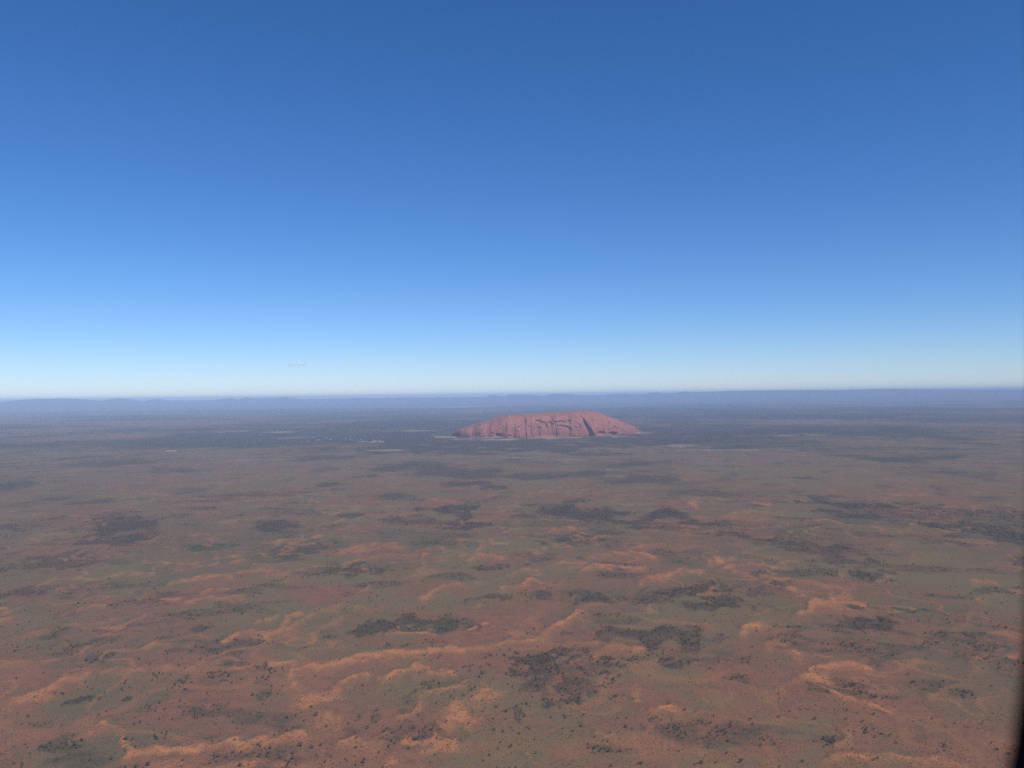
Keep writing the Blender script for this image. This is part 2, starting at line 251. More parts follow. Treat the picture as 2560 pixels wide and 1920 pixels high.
class NB:
    """small node-building helper"""
    def __init__(s, nt): s.nt = nt; s.n = nt.nodes; s.l = nt.links
    def val(s, v, inp):
        if hasattr(v, 'links'): s.l.new(v, inp)
        else: inp.default_value = v
    def attr(s, name):
        a = s.n.new('ShaderNodeAttribute'); a.attribute_name = name; return a.outputs['Fac']
    def math(s, op, a, b=0.0, c=None, clamp=False):
        m = s.n.new('ShaderNodeMath'); m.operation = op; m.use_clamp = clamp
        s.val(a, m.inputs[0]); s.val(b, m.inputs[1])
        if c is not None: s.val(c, m.inputs[2])
        return m.outputs[0]
    def coord(s, which='Object'):
        return s.n.new('ShaderNodeTexCoord').outputs[which]
    def mapping(s, vec, scale=(1, 1, 1), rot=(0, 0, 0)):
        m = s.n.new('ShaderNodeMapping'); s.l.new(vec, m.inputs[0])
        m.inputs['Scale'].default_value = scale; m.inputs['Rotation'].default_value = rot
        return m.outputs[0]
    def noise(s, vec, scale, detail=3.0, rough=0.55, dist=0.0):
        t = s.n.new('ShaderNodeTexNoise'); s.l.new(vec, t.inputs['Vector'])
        t.inputs['Scale'].default_value = scale; t.inputs['Detail'].default_value = detail
        t.inputs['Roughness'].default_value = rough; t.inputs['Distortion'].default_value = dist
        return t.outputs['Fac']
    def step(s, x, a, b):
        m = s.n.new('ShaderNodeMapRange'); m.interpolation_type = 'SMOOTHSTEP'
        s.val(x, m.inputs[0]); m.inputs[1].default_value = a; m.inputs[2].default_value = b
        m.inputs[3].default_value = 0; m.inputs[4].default_value = 1
        return m.outputs[0]
    def mix(s, fac, a, b, mode='MIX'):
        m = s.n.new('ShaderNodeMix'); m.data_type = 'RGBA'; m.blend_type = mode
        s.val(fac, m.inputs[0])
        for v, i in ((a, 6), (b, 7)):
            if hasattr(v, 'links'): s.l.new(v, m.inputs[i])
            else: m.inputs[i].default_value = (*v, 1)
        return m.outputs[2]

# ------------------------------------------------------------------ what covers the plain at (x, y)
def features(x, y):
    shp = x.shape
    x = x.ravel().astype(np.float64); y = y.ravel().astype(np.float64)
    R = np.hypot(x, y)
    wamp = 0.0065*R
    ws = np.maximum(R*0.016, 30.0)                       # warp wavelength grows with distance: coarser land far off
    lg = 2.0**np.round(np.log2(ws))
    wx = x + wamp*2*(fbm(x/lg, y/lg*0.5, 3, 11)-0.5)
    wy = y + wamp*5*(fbm(x/lg, y/lg*0.5, 3, 23)-0.5)
    rag = 2*(fbm(x/lg*1.6, y/lg*0.8, 4, 33, 0.6)-0.5)
    rag2 = 2*(fbm(x/lg*0.9+5, y/lg*0.5, 4, 37, 0.6)-0.5)
    sand = np.zeros_like(x); hgt = np.zeros_like(x)
    for s, wt, wr, pts in DUNES:
        P = np.array(pts, float).reshape(-1, 2)
        c = P.mean(0); Rc = np.hypot(*c); er = c/Rc; et = np.array((er[1], -er[0]))
        k = wt/wr                                        # foreshortening of the dune's width
        pad = 4.5*wr
        m = np.where((wx > P[:, 0].min()-pad) & (wx < P[:, 0].max()+pad) & (wy > P[:, 1].min()-pad) & (wy < P[:, 1].max()+pad))[0]
        if len(m) == 0: continue
        X = np.stack([wx[m]-c[0], wy[m]-c[1]], -1)
        U, Vv = X@et, (X@er)*k
        Q = np.stack([(P-c)@et, ((P-c)@er)*k], -1)
        best = np.full(len(m), 1e18); bd = np.zeros(len(m)); bt = np.zeros(len(m))
        for a, b in zip(Q[:-1], Q[1:]):
            d = b-a; L2 = d@d+1e-9
            t = np.clip(((U-a[0])*d[0]+(Vv-a[1])*d[1])/L2, 0, 1)
            du, dv = U-(a[0]+t*d[0]), Vv-(a[1]+t*d[1])
            e = du*du+dv*dv
            w = e < best
            best = np.where(w, e, best); bd = np.where(w, dv, bd); bt = np.where(w, du, bt)
        vv = np.where(bd < 0, bd/wt, bd/(0.30*wt))
        s = s*(1.04-0.36*sstep(2300, 5500, Rc))
        g = 0.42*np.exp(-(vv/1.8)**2-(bt/(1.1*wt))**2)+0.68*np.exp(-(vv/0.65)**2-(bt/(0.6*wt))**2)
        sand[m] = np.maximum(sand[m], s*g*np.clip(0.78+0.8*rag2[m], 0.3, 1.15))
        hg = np.exp(-(bd/(0.8*wt))**2-(bt/(1.1*wt))**2)
        hgt[m] = np.maximum(hgt[m], (2.0+3.2*s)*hg)
    def ellipse(cx, cy, rt, rr):
        Rc = math.hypot(cx, cy); er = (cx/Rc, cy/Rc)
        m = np.where((np.abs(wx-cx) < 2.2*max(rt, rr)) & (np.abs(wy-cy) < 2.2*max(rt, rr)))[0]
        dx, dy = wx[m]-cx, wy[m]-cy
        u = (dx*er[1]-dy*er[0])/rt; v = (dx*er[0]+dy*er[1])/rr
        return m, np.sqrt(u*u+v*v)
    for s, cx, cy, rt, rr in SAND:
        m, d = ellipse(cx, cy, rt, rr)
        sand[m] = np.maximum(sand[m], s*np.clip(1.3-d+0.7*rag[m], 0, 1))
    scrub = np.zeros_like(x); green = np.zeros_like(x); pale = np.zeros_like(x)
    for s, g, cx, cy, rt, rr in SCRUB:
        m, d = ellipse(cx, cy, rt, rr)
        e = s*np.clip((1.4-d+1.35*rag2[m]+0.5*rag[m])*1.15, 0, 1)
        scrub[m] = np.maximum(scrub[m], e)
        if g: green[m] = np.maximum(green[m], e)
    for s, cx, cy, rt, rr in PALE:
        m, d = ellipse(cx, cy, rt, rr)
        pale[m] = np.maximum(pale[m], s*np.clip((1.3-d+0.6*rag[m])*1.2, 0, 1))
    grit = fbm(x/26, y/34, 3, 41)
    sand *= np.where(R < 9000, np.clip(0.45+1.15*grit, 0.4, 1.3), 1)
    # land that was not drawn patch by patch: sand ridges, scrub, tone
    n1 = fbm(x/420, y/620, 4, 51)
    ridge = 1-np.abs(2*fbm(x/520+0.35*n1, y/420, 3, 61)-1)
    far = sstep(2500, 9000, R)
    band = sstep(0.86, 0.99, ridge)*sstep(0.40, 0.62, n1)
    sand = np.maximum(sand, band*(0.42*(1-0.5*sstep(9000, 20000, R))))
    ridge2 = 1-np.abs(2*fbm(x/230+0.5*n1, y/250, 3, 65)-1)
    sand = np.maximum(sand, 0.58*sstep(0.88, 1.0, ridge2)*sstep(0.42, 0.60, fbm(x/380, y/420, 3, 67))*(0.6+0.4*sstep(2100, 3200, R))*(1-sstep(7000, 11000, R)))
    big = fbm(x/900, y/1100, 5, 71)
    huge = fbm(x/5200, y/5200, 4, 81)
    thick = sstep(0.56, 0.70, big+0.22*(huge-0.5))*far
    scrub = np.maximum(scrub, 0.75*thick)
    scrub = np.maximum(scrub, 0.55*sstep(0.57, 0.72, fbm(x/240+0.4*n1, y/200, 4, 75)))
    scrub *= 1-0.75*sstep(0.25, 0.75, sand)
    tone = fbm(x/300, y/330, 4, 91)
    lush = np.clip(sstep(2100, 5200, R)+0.9*(fbm(x/700, y/700, 3, 95)-0.5), 0, 1)+0.8*sstep(6000, 14000, R)
    hgt *= 1-sstep(6000, 11000, R)
    hgt += 2.2*(fbm(x/230, y/260, 3, 101)-0.5)*(1-far)
    rs = lambda a: a.reshape(shp).astype(np.float32)
    return dict(sand=rs(sand), scrub=rs(scrub), green=rs(green), pale=rs(pale), tone=rs(tone), lush=rs(lush), big=rs(big), huge=rs(huge), height=rs(hgt))

# ------------------------------------------------------------------ the ground: one sheet out to the horizon
EYE = 395.2
rows_px = np.concatenate([np.arange(EYE+4.862, EYE+56, 0.42), np.arange(EYE+56, EYE+416, 0.8)])
radii = CAM_H*858.0/(rows_px-EYE)                                     # 150 km ... 1.75 km
radii = np.concatenate([radii, radii[-1]*0.82**np.arange(1, 22)])[::-1]
az = np.concatenate([np.arange(-180, -38, 4.0), np.arange(-38, 38.01, 0.078), np.arange(42, 180, 4.0)])
AZ = np.radians(az)
RR, AA = np.meshgrid(radii, AZ, indexing='ij')
GX, GY = RR*np.sin(AA), RR*np.cos(AA)
FT = features(GX, GY)
GV = np.stack([GX, GY, FT['height']], -1)
nr, nc = RR.shape
gme = grid_mesh('ground', GV[:, ::-1], nr, nc, wrap=True)
for k in ('sand', 'scrub', 'green', 'pale', 'tone', 'lush', 'big', 'huge'):
    add_attr(gme, k, FT[k][:, ::-1])
ground = bpy.data.objects.new('ground', gme); COL.objects.link(ground); tag(ground, 'red desert plain with orange dunes and scrub reaching the horizon', None, kind='structure')
# fill the small hole under the camera
bmx = bmesh.new(); bmx.from_mesh(gme); bmx.verts.ensure_lookup_table()
bmx.faces.new([bmx.verts[i] for i in range(nc)][::-1]); bmx.to_mesh(gme); bmx.free()

def ground_sample(x, y, key):
    """bilinear look-up in the polar grid (forward sector)"""
    R = np.hypot(x, y); a = np.degrees(np.arctan2(x, y))
    i = np.interp(R, radii, np.arange(nr)); j = np.interp(a, az, np.arange(nc))
    i0 = np.clip(i.astype(int), 0, nr-2); j0 = np.clip(j.astype(int), 0, nc-2)
    fi, fj = i-i0, j-j0
    G = FT[key]
    return (G[i0, j0]*(1-fi)+G[i0+1, j0]*fi)*(1-fj)+(G[i0, j0+1]*(1-fi)+G[i0+1, j0+1]*fi)*fj

m_ground, nt, bs = new_mat('desert_ground'); nb = NB(nt)
co = nb.coord('Object')
nA = nb.noise(co, 0.022, 4, 0.6)            # ~45 m
nB = nb.noise(co, 0.11, 4, 0.65)            # ~9 m
nC = nb.noise(co, 0.38, 2, 0.6)             # ~2.6 m tufts
nS = nb.noise(nb.mapping(co, (0.0022, 0.0032, 0)), 1.0, 5, 0.62)
sand, scrub, green, pale = (nb.attr(k) for k in ('sand', 'scrub', 'green', 'pale'))
tone, big, huge = (nb.attr(k) for k in ('tone', 'big', 'huge'))
sub = lambda v: nb.math('SUBTRACT', v, 0.5)
def comb(v, *terms):
    for t, k in terms: v = nb.math('ADD', v, nb.math('MULTIPLY', sub(t), k))
    return v
nD = nb.noise(co, 0.20, 2, 0.6)             # ~5 m clumps
stip = comb(0.5, (nB, 0.9), (nD, 1.1), (nC, 0.7))
nM = nb.noise(co, 0.0085, 4, 0.6)           # ~120 m blotches
lush = nb.attr('lush')
soil = nb.mix(nb.step(nA, 0.3, 0.7), (0.232, 0.108, 0.061), (0.192, 0.088, 0.054))
veg = nb.mix(nb.step(comb(tone, (nA, 0.45), (nM, 0.5)), 0.38, 0.64), (0.150, 0.098, 0.058), (0.150, 0.114, 0.059))
veg = nb.mix(nb.math('MULTIPLY', nb.step(comb(big, (nS, 0.5)), 0.46, 0.66), 0.6), veg, (0.112, 0.088, 0.052))
far_t = nb.math('MULTIPLY', nb.math('SUBTRACT', lush, 0.9, clamp=True), 1.2)
veg = nb.mix(nb.math('MULTIPLY', nb.step(comb(huge, (nS, 0.7)), 0.40, 0.62), far_t), veg, (0.062, 0.064, 0.042))
veg = nb.mix(nb.math('MULTIPLY', nb.step(comb(huge, (nS, 0.9)), 0.46, 0.28), nb.math('MULTIPLY', far_t, 0.6)), veg, (0.17, 0.125, 0.075))
cover = nb.step(comb(nb.math('ADD', stip, nb.math('MULTIPLY', lush, 0.22)), (nA, 0.5), (nM, 0.7), (tone, 0.6)), 0.38, 0.70)
straw = nb.math('MULTIPLY', nb.step(comb(nC, (nD, 0.5)), 0.58, 0.70), 0.45)
base = nb.mix(straw, nb.mix(cover, soil, veg), (0.235, 0.165, 0.080))
# dune sand, dotted with the same clumps
sandcol = nb.mix(nb.step(nB, 0.35, 0.7), (0.44, 0.186, 0.078), (0.36, 0.148, 0.068))
sm = nb.step(comb(sand, (nA, 0.6), (nM, 0.3), (nB, 0.8), (nD, 1.6), (nC, 1.4)), 0.14, 1.10)
base = nb.mix(sm, base, sandcol)
pm = nb.step(comb(pale, (nA, 0.8), (nB, 0.5)), 0.22, 0.85)
base = nb.mix(nb.math('MULTIPLY', pm, 0.85), base, (0.36, 0.275, 0.165))
cm = nb.step(comb(scrub, (nM, 0.6), (nA, 0.9), (nB, 1.0), (nD, 0.7)), 0.15, 1.0)
ccol = nb.mix(nb.step(green, 0.2, 0.7), nb.mix(nb.step(nB, 0.35, 0.65), (0.050, 0.046, 0.034), (0.078, 0.062, 0.044)), nb.mix(nb.step(nB, 0.35, 0.65), (0.048, 0.056, 0.034), (0.076, 0.076, 0.044)))
base = nb.mix(nb.math('MULTIPLY', cm, 0.85), base, ccol)
nt.links.new(base, bs.inputs['Base Color'])
bmp = nt.nodes.new('ShaderNodeBump'); bmp.inputs['Strength'].default_value = 0.9; bmp.inputs['Distance'].default_value = 3.0
nt.links.new(nb.math('ADD', nB, nb.math('MULTIPLY', nC, 0.35)), bmp.inputs['Height'])
nt.links.new(bmp.outputs[0], bs.inputs['Normal'])
gme.materials.append(m_ground)

# ------------------------------------------------------------------ the monolith
m_rock, nt, bs = new_mat('red_sandstone'); nb = NB(nt)
co = nb.coord('Object')
n1 = nb.noise(nb.mapping(co, (0.012, 0.012, 0.0018)), 1.0, 5, 0.6)        # runs of varnish down the face
n2 = nb.noise(co, 0.006, 4, 0.55)
n3 = nb.noise(nb.mapping(co, (0.05, 0.05, 0.012)), 1.0, 4, 0.6)
rc = nb.mix(nb.step(n2, 0.35, 0.65), (0.340, 0.138, 0.094), (0.272, 0.107, 0.079))
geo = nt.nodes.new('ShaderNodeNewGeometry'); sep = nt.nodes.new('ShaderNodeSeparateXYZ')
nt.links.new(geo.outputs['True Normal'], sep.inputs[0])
steep = nb.math('SUBTRACT', 0.85, nb.math('MULTIPLY', nb.step(sep.outputs[2], 0.35, 0.75), 0.65))  # varnish kept to steep rock, also painting the face's darker shading
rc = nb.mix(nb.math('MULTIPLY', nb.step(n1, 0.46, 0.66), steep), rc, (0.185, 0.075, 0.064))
rc = nb.mix(nb.math('MULTIPLY', nb.step(n3, 0.55, 0.75), 0.30), rc, (0.22, 0.09, 0.07))
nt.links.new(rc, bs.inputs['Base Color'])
bmp = nt.nodes.new('ShaderNodeBump'); bmp.inputs['Strength'].default_value = 0.5; bmp.inputs['Distance'].default_value = 8.0
nt.links.new(nb.math('ADD', n3, n1), bmp.inputs['Height']); nt.links.new(bmp.outputs[0], bs.inputs['Normal'])

rf = np.array(ROCK_FRONT, float); rt_ = np.array(ROCK_TOP, float)
NX, NF, NBK = 760, 150, 40
x0, x1 = rf[0, 0]-8, rf[-1, 0]+8
u = np.linspace(0, 1, NX)
xs = x0+(x1-x0)*(0.5-0.5*np.cos(math.pi*u))*0.35+(x1-x0)*u*0.65
yf = np.interp(xs, rf[:, 0], rf[:, 1])
ker = np.hanning(61); ker /= ker.sum()
yf = np.convolve(np.pad(yf, 30, mode='edge'), ker, 'valid')*0.6+yf*0.4
Hs = np.interp(xs, rt_[:, 0], rt_[:, 2]); Hs = np.maximum(Hs, 4)+26*np.exp(-((xs-x0-110)/130)**2)+18*np.exp(-((x1-xs-120)/140)**2)
Hs = np.convolve(np.pad(Hs, 9, mode='edge'), np.hanning(19)/np.hanning(19).sum(), 'valid')
e = np.clip((xs-x0)/(x1-x0), 0, 1)
ry = 60+840*np.clip(np.sin(math.pi*e**0.85), 0, 1)**0.6
ph_f = np.linspace(0, 1, NF)**0.92*(math.pi/2)
ph_b = np.linspace(math.pi/2, math.pi, NBK+1)[1:]
ph = np.concatenate([ph_f, ph_b])
cosp, sinp = np.cos(ph), np.sin(ph)
a_exp, b_exp = 0.62, 0.80
Yc = (yf+ry)[:, None]
Y = Yc-ry[:, None]*np.sign(cosp)[None]*np.abs(cosp)[None]**a_exp
Z = (Hs+14)[:, None]*np.abs(sinp)[None]**b_exp-14
X = np.repeat(xs[:, None], len(ph), 1)
front = (cosp > 0.02)[None]*np.clip(cosp*6, 0, 1)[None]
# broad lobes, ribs and the fine fluting of the steep face
lob = fbm(X/420, Y*0+0.3, 2, 5)-0.5
rib = fbm(X/95+0.15*np.sin(Z/90), Z/700, 4, 6)-0.5
fine = fbm(X/28, Z/120, 3, 8)-0.5
endf = np.clip(np.minimum(e, 1-e)*14, 0.1, 1)[:, None]
zf = np.clip(Z/60+0.5, 0.3, 1)
dY = front*endf*zf*(170*lob+58*rib+12*fine)
# strata run along the top as shallow furrows
Z = Z+(1-front)*endf*7*(fbm(X/60+Y/90, Y/900, 3, 9)-0.5)*2+front*endf*5*(fbm(X/70, Z/60, 3, 10)-0.5)
def groove_depth(XX, ZZ, pts, w):
    P = np.array(pts, float).reshape(-1, 2)
    best = np.full(XX.shape, 1e18); side = np.zeros(XX.shape)
    for a, b in zip(P[:-1], P[1:]):
        d = b-a
        t = np.clip(((XX-a[0])*d[0]+(ZZ-a[1])*d[1])/(d@d), 0, 1)
        dd = (XX-a[0]-t*d[0])**2+(ZZ-a[1]-t*d[1])**2
        best = np.minimum(best, dd)
    top = P[:, 1].max(); span = np.ptp(P[:, 1])+1
    return np.sqrt(best)/(w*(1-0.3*np.clip((ZZ-P[:, 1].min())/span, 0, 1))*(0.75+0.5*fbm(XX/60, ZZ/60, 2, 77)))
for gi_, g in enumerate(GROOVES):
    if gi_ == 0:                        # the great gully: steep bright left wall, broad right wall turned from the sun
        P = np.array(g[2:], float).reshape(-1, 2)[::-1]
        xl = np.interp(Z, P[:, 1], P[:, 0])-g[0]*0.8+14*(fbm(Z/40, Z*0, 2, 79)-0.5)
        dn = np.clip((P[-1, 1]+20-Z)/(np.ptp(P[:, 1])+20), 0, 1)
        t = (X-xl)/(2.3*g[0]*(0.30+0.70*dn**0.7)*(0.8+0.4*fbm(X/90, Z/90, 2, 78)))
        up = 1-sstep(P[-1, 1]-25, P[-1, 1]+35, Z)
        dY = dY+front*up*g[1]*(0.35+0.65*dn**0.7)*sstep(-0.18, 0.0, t)*np.clip(1-np.maximum(t, 0), 0, 1)
        continue
    d = groove_depth(X, Z, g[2:], g[0])
    dY = dY+front*g[1]*(1-sstep(0.55, 1.15, d))
cav = np.zeros_like(dY)
jx = 34*(fbm(X/22, Z/22, 2, 12)-0.5); jz = 34*(fbm(X/22, Z/22, 2, 13)-0.5)
for cx, cz, rx, rz, dep in CAVES:
    d = ((X+jx-cx)/max(rx, 8))**2+((Z+jz-cz)/max(rz, 7))**2
    cav = np.maximum(cav, dep*0.62*(1-sstep(0.45, 1.25, d)))
dY = dY+front*cav
RV = np.stack([X, Y+dY, Z], -1)
rme = grid_mesh('sandstone_monolith', RV[::-1], NX, len(ph))
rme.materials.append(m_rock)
rock = bpy.data.objects.new('sandstone_monolith', rme); COL.objects.link(rock)
tag(rock, 'huge red sandstone monolith with grooved, cave-pocked face rising from the dark scrub plain', 'rock')

# ------------------------------------------------------------------ hills along the horizon
m_hill, nt, bs = new_mat('far_hills'); nb = NB(nt)
nh = nb.noise(nb.coord('Object'), 0.0012, 4, 0.6)
nt.links.new(nb.mix(nb.step(nh, 0.35, 0.65), (0.150, 0.110, 0.075), (0.105, 0.085, 0.060)), bs.inputs['Base Color'])
hp = np.array(HILLS, float)
haz = np.linspace(-44, 44, 1500)
hh = np.interp(haz, hp[:, 0], hp[:, 1])
out = (haz < hp[0, 0]) | (haz > hp[-1, 0])
hh = np.where(out, 800+130*fbm(haz*0.9, haz*0+3.1, 3, 201), hh)
hh = hh*(0.975+0.05*fbm(haz*7, haz*0, 3, 202))
dist = np.array([70, 82, 92, 100, 106, 110, 113, 117, 122])*1000.0
prof = np.array([-0.02, 0.10, 0.26, 0.48, 0.80, 1.0, 0.80, 0.35, -0.02])
HV = np.zeros((len(dist), len(haz), 3))
for i, (d, p) in enumerate(zip(dist, prof)):
    w = 1 if i in (0, 5, 8) else 0.6+0.8*fbm(haz*3+i*7.7, haz*0+i, 3, 203)
    ha = np.radians(haz)
    HV[i] = np.stack([d*np.sin(ha), d*np.cos(ha), np.minimum(hh*p*w, hh) if p > 0 else hh*0-20], -1)
hme = grid_mesh('hills', HV[:, ::-1], len(dist), len(haz)); hme.materials.append(m_hill)
hills = bpy.data.objects.new('hills', hme); COL.objects.link(hills)
tag(hills, 'low blue hazy ranges along the horizon', None, kind='structure')

# ------------------------------------------------------------------ trees and shrubs
def leaf_mat(name, c0, c1):
    m, nt, b = new_mat(name); nb = NB(nt)
    rnd = nt.nodes.new('ShaderNodeObjectInfo').outputs['Random']
    n = nb.noise(nb.coord('Object'), 3.0, 2)
    nt.links.new(nb.mix(nb.math('ADD', nb.math('MULTIPLY', rnd, 0.7), nb.math('MULTIPLY', n, 0.3)), c0, c1), b.inputs['Base Color'])
    return m
m_leaf = leaf_mat('tree_leaves', (0.070, 0.074, 0.046), (0.140, 0.124, 0.082))
m_shrub = leaf_mat('shrub_leaves', (0.052, 0.050, 0.030), (0.095, 0.078, 0.046))
m_bark, nt, bs = new_mat('bark'); bs.inputs['Base Color'].default_value = (0.07, 0.05, 0.04, 1)

def leaf_cloud(rg, lobes, n, size):
    """leaf sprays (quads) spread through a few clumps"""
    V, Fq = [], []
    for k in range(n):
        cx, cy, cz, rr, rz = lobes[rg.integers(len(lobes))]
        d = rg.normal(size=3); d /= np.linalg.norm(d)
        q = rg.random()**0.45
        p = np.array((cx+d[0]*rr*q, cy+d[1]*rr*q, cz+d[2]*rz*q))
        nrm = d*0.8+rg.normal(size=3)*0.5+np.array((0, 0, 0.35)); nrm /= np.linalg.norm(nrm)
        t = np.cross(nrm, rg.normal(size=3)); t /= np.linalg.norm(t); b = np.cross(nrm, t)
        s = size*(0.6+0.8*rg.random())
        i = len(V)
        V += [p-t*s, p-b*s*0.6, p+t*s, p+b*s*0.6]
        Fq.append((i, i+1, i+2, i+3))
    return V, Fq

def crown_mesh(seed):
    rg = np.random.default_rng(seed)
    lobes = []
    for k in range(rg.integers(4, 7)):
        a = rg.random()*6.28; q = 0.05+0.27*rg.random()
        lobes.append((q*math.cos(a), q*math.sin(a), 0.36+0.30*rg.random(), 0.17+0.10*rg.random(), 0.13+0.09*rg.random()))
    V, Fq = leaf_cloud(rg, lobes, 120, 0.075)
    me = bpy.data.meshes.new('crown'); me.from_pydata([tuple(v) for v in V], [], Fq); me.update()
    me.materials.append(m_leaf)
    return me

def trunk_mesh(seed):
    rg = np.random.default_rng(seed+500)
    V, Fq = [], []
    def limb(p, q, r0, r1):
        p, q = np.array(p), np.array(q); d = q-p; d /= np.linalg.norm(d)
        t = np.cross(d, (0.3, 0.9, 0.1)); t /= np.linalg.norm(t); b = np.cross(d, t)
        i = len(V)
        for c, r in ((p, r0), (q, r1)):
            for k in range(5):
                a = k*2*math.pi/5
                V.append(c+r*(t*math.cos(a)+b*math.sin(a)))
        for k in range(5): Fq.append((i+k, i+(k+1) % 5, i+5+(k+1) % 5, i+5+k))
    top = (0.03*rg.normal(), 0.03*rg.normal(), 0.36)
    limb((0, 0, -0.08), top, 0.030, 0.020)
    for k in range(4):
        a = k*1.57+rg.random()
        limb(top, (0.24*math.cos(a), 0.24*math.sin(a), 0.50+0.12*rg.random()), 0.016, 0.006)
    me = bpy.data.meshes.new('trunk'); me.from_pydata([tuple(v) for v in V], [], Fq); me.update()
    me.materials.append(m_bark)
    return me

NV = 7
crowns = [crown_mesh(40+i) for i in range(NV)]
trunks = [trunk_mesh(40+i) for i in range(NV)]

def joined(a, b, name):
    bmj = bmesh.new(); bmj.from_mesh(a); n0 = len(bmj.faces); bmj.from_mesh(b)
    bmj.faces.ensure_lookup_table()
    for fc in bmj.faces[n0:]: fc.material_index = 1
    me = bpy.data.meshes.new(name); bmj.to_mesh(me); bmj.free()
    me.materials.append(a.materials[0]); me.materials.append(b.materials[0])
    return me

def shrub_mesh(seed):
    rg = np.random.default_rng(seed)
    lobes = [(0.2*rg.normal(), 0.2*rg.normal(), 0.16, 0.28, 0.18) for k in range(3)]
    V, Fq = leaf_cloud(rg, lobes, 26, 0.15)
    me = bpy.data.meshes.new('shrub'); me.from_pydata([tuple(v) for v in V], [], Fq); me.update()
    me.materials.append(m_shrub)
    return me

# where they stand
def ring_points(rg, ra, rb, per):
    """uniform points in the forward sector between two distances, one for each 'per' square metres"""
    half = math.radians(34)
    n = int((rb*rb-ra*ra)*half/per)
    R = np.sqrt(rg.random(n)*(rb*rb-ra*ra)+ra*ra); a = (rg.random(n)*2-1)*half
    return R*np.sin(a), R*np.cos(a)

cand = [ring_points(rng, 1780, 2900, 70), ring_points(rng, 2900, 4400, 110), ring_points(rng, 4400, 7200, 260)]
tx = np.concatenate([c[0] for c in cand]); ty = np.concatenate([c[1] for c in cand])
S_ = ground_sample(tx, ty, 'scrub'); G_ = ground_sample(tx, ty, 'sand')
clump = fbm(tx/55, ty/70, 3, 301)
lone = fbm(tx/210, ty/260, 2, 305)
p = 0.62*sstep(0.22, 1.0, S_+1.3*(clump-0.5))*(1-0.7*sstep(0.3, 0.7, G_))
p = np.maximum(p, 0.009+0.09*sstep(0.52, 0.72, lone)*sstep(0.45, 0.62, clump))
keep = rng.random(len(tx)) < p
tx, ty = tx[keep], ty[keep]
tw = 3.8+8.5*rng.random(len(tx))**2.3+2.0*sstep(4500, 7500, np.hypot(tx, ty))
th = np.array(TREES, float)
hw = 8.0+8.5*rng.random(len(th))**1.4
d0 = np.hypot(tx[:, None]-th[None, :, 0], ty[:, None]-th[None, :, 1]).min(1) if len(tx) < 60000 else np.full(len(tx), 99.)
ok = d0 > 9
tx, ty, tw = np.concatenate([th[:, 0], tx[ok]]), np.concatenate([th[:, 1], ty[ok]]), np.concatenate([hw, tw[ok]])
tz = ground_sample(tx, ty, 'height')
tR = np.hypot(tx, ty); tA = np.degrees(np.arctan2(tx, ty))
tv = rng.integers(0, NV, len(tx)); trot = rng.random(len(tx))*6.283
inframe = (np.abs(tA) < 30.0) & (tR > 2000)
rank = np.argsort(-np.where(inframe, tw/np.hypot(tR, CAM_H), 0))[:300]
single = np.zeros(len(tx), bool); single[rank] = True

ORD = ['first', 'second', 'third', 'fourth', 'fifth', 'sixth', 'seventh', 'eighth', 'ninth', 'tenth', 'eleventh', 'twelfth']
def in_row(n, k):
    """words for the k-th from the left of n alike things"""
    if n == 1: return ''
    if k == 0: return ', leftmost of %s' % ('two' if n == 2 else 'these')
    if k == n-1: return ', rightmost of %s' % ('two' if n == 2 else 'these')
    return ', %s from left' % (ORD[k] if k < len(ORD) else '%dth' % (k+1))

def place_words(R, a, s, g, w):
    side = ['left edge', 'far left', 'left', 'left of centre', 'centre', 'under the rock', 'right of the rock', 'right', 'far right', 'right edge'][int(np.clip((a+30)//6, 0, 9))]
    band = 'bottom edge' if R < 2190 else 'low foreground' if R < 2620 else 'foreground' if R < 3300 else 'middle plain'
    size = 'broad' if w > 13.0 else 'small' if w > 9.0 else 'tiny'
    where = 'dark tree in scrub thicket' if s > 0.35 else 'dark tree on orange sand' if g > 0.30 else 'lone dark tree on grassland'
    return '%s %s, %s, %s' % (size, where, band, side)

tS = ground_sample(tx, ty, 'scrub'); tG = ground_sample(tx, ty, 'sand')
cells = {}
for k in rank:
    cells.setdefault(place_words(tR[k], tA[k], tS[k], tG[k], tw[k]), []).append(k)
for lab, members in cells.items():
    members.sort(key=lambda k: tA[k])
    for n_, k in enumerate(members):
        t = empty('desert_tree', (tx[k], ty[k], tz[k]), trot[k])
        t.scale = (tw[k], tw[k], tw[k]*(0.72+0.25*rng.random()))
        tag(t, lab+in_row(len(members), n_), 'tree', 'nearest desert trees')
        for nm, meshes in (('crown', crowns), ('trunk', trunks)):
            c = bpy.data.objects.new(nm, meshes[tv[k]]); COL.objects.link(c); c.parent = t

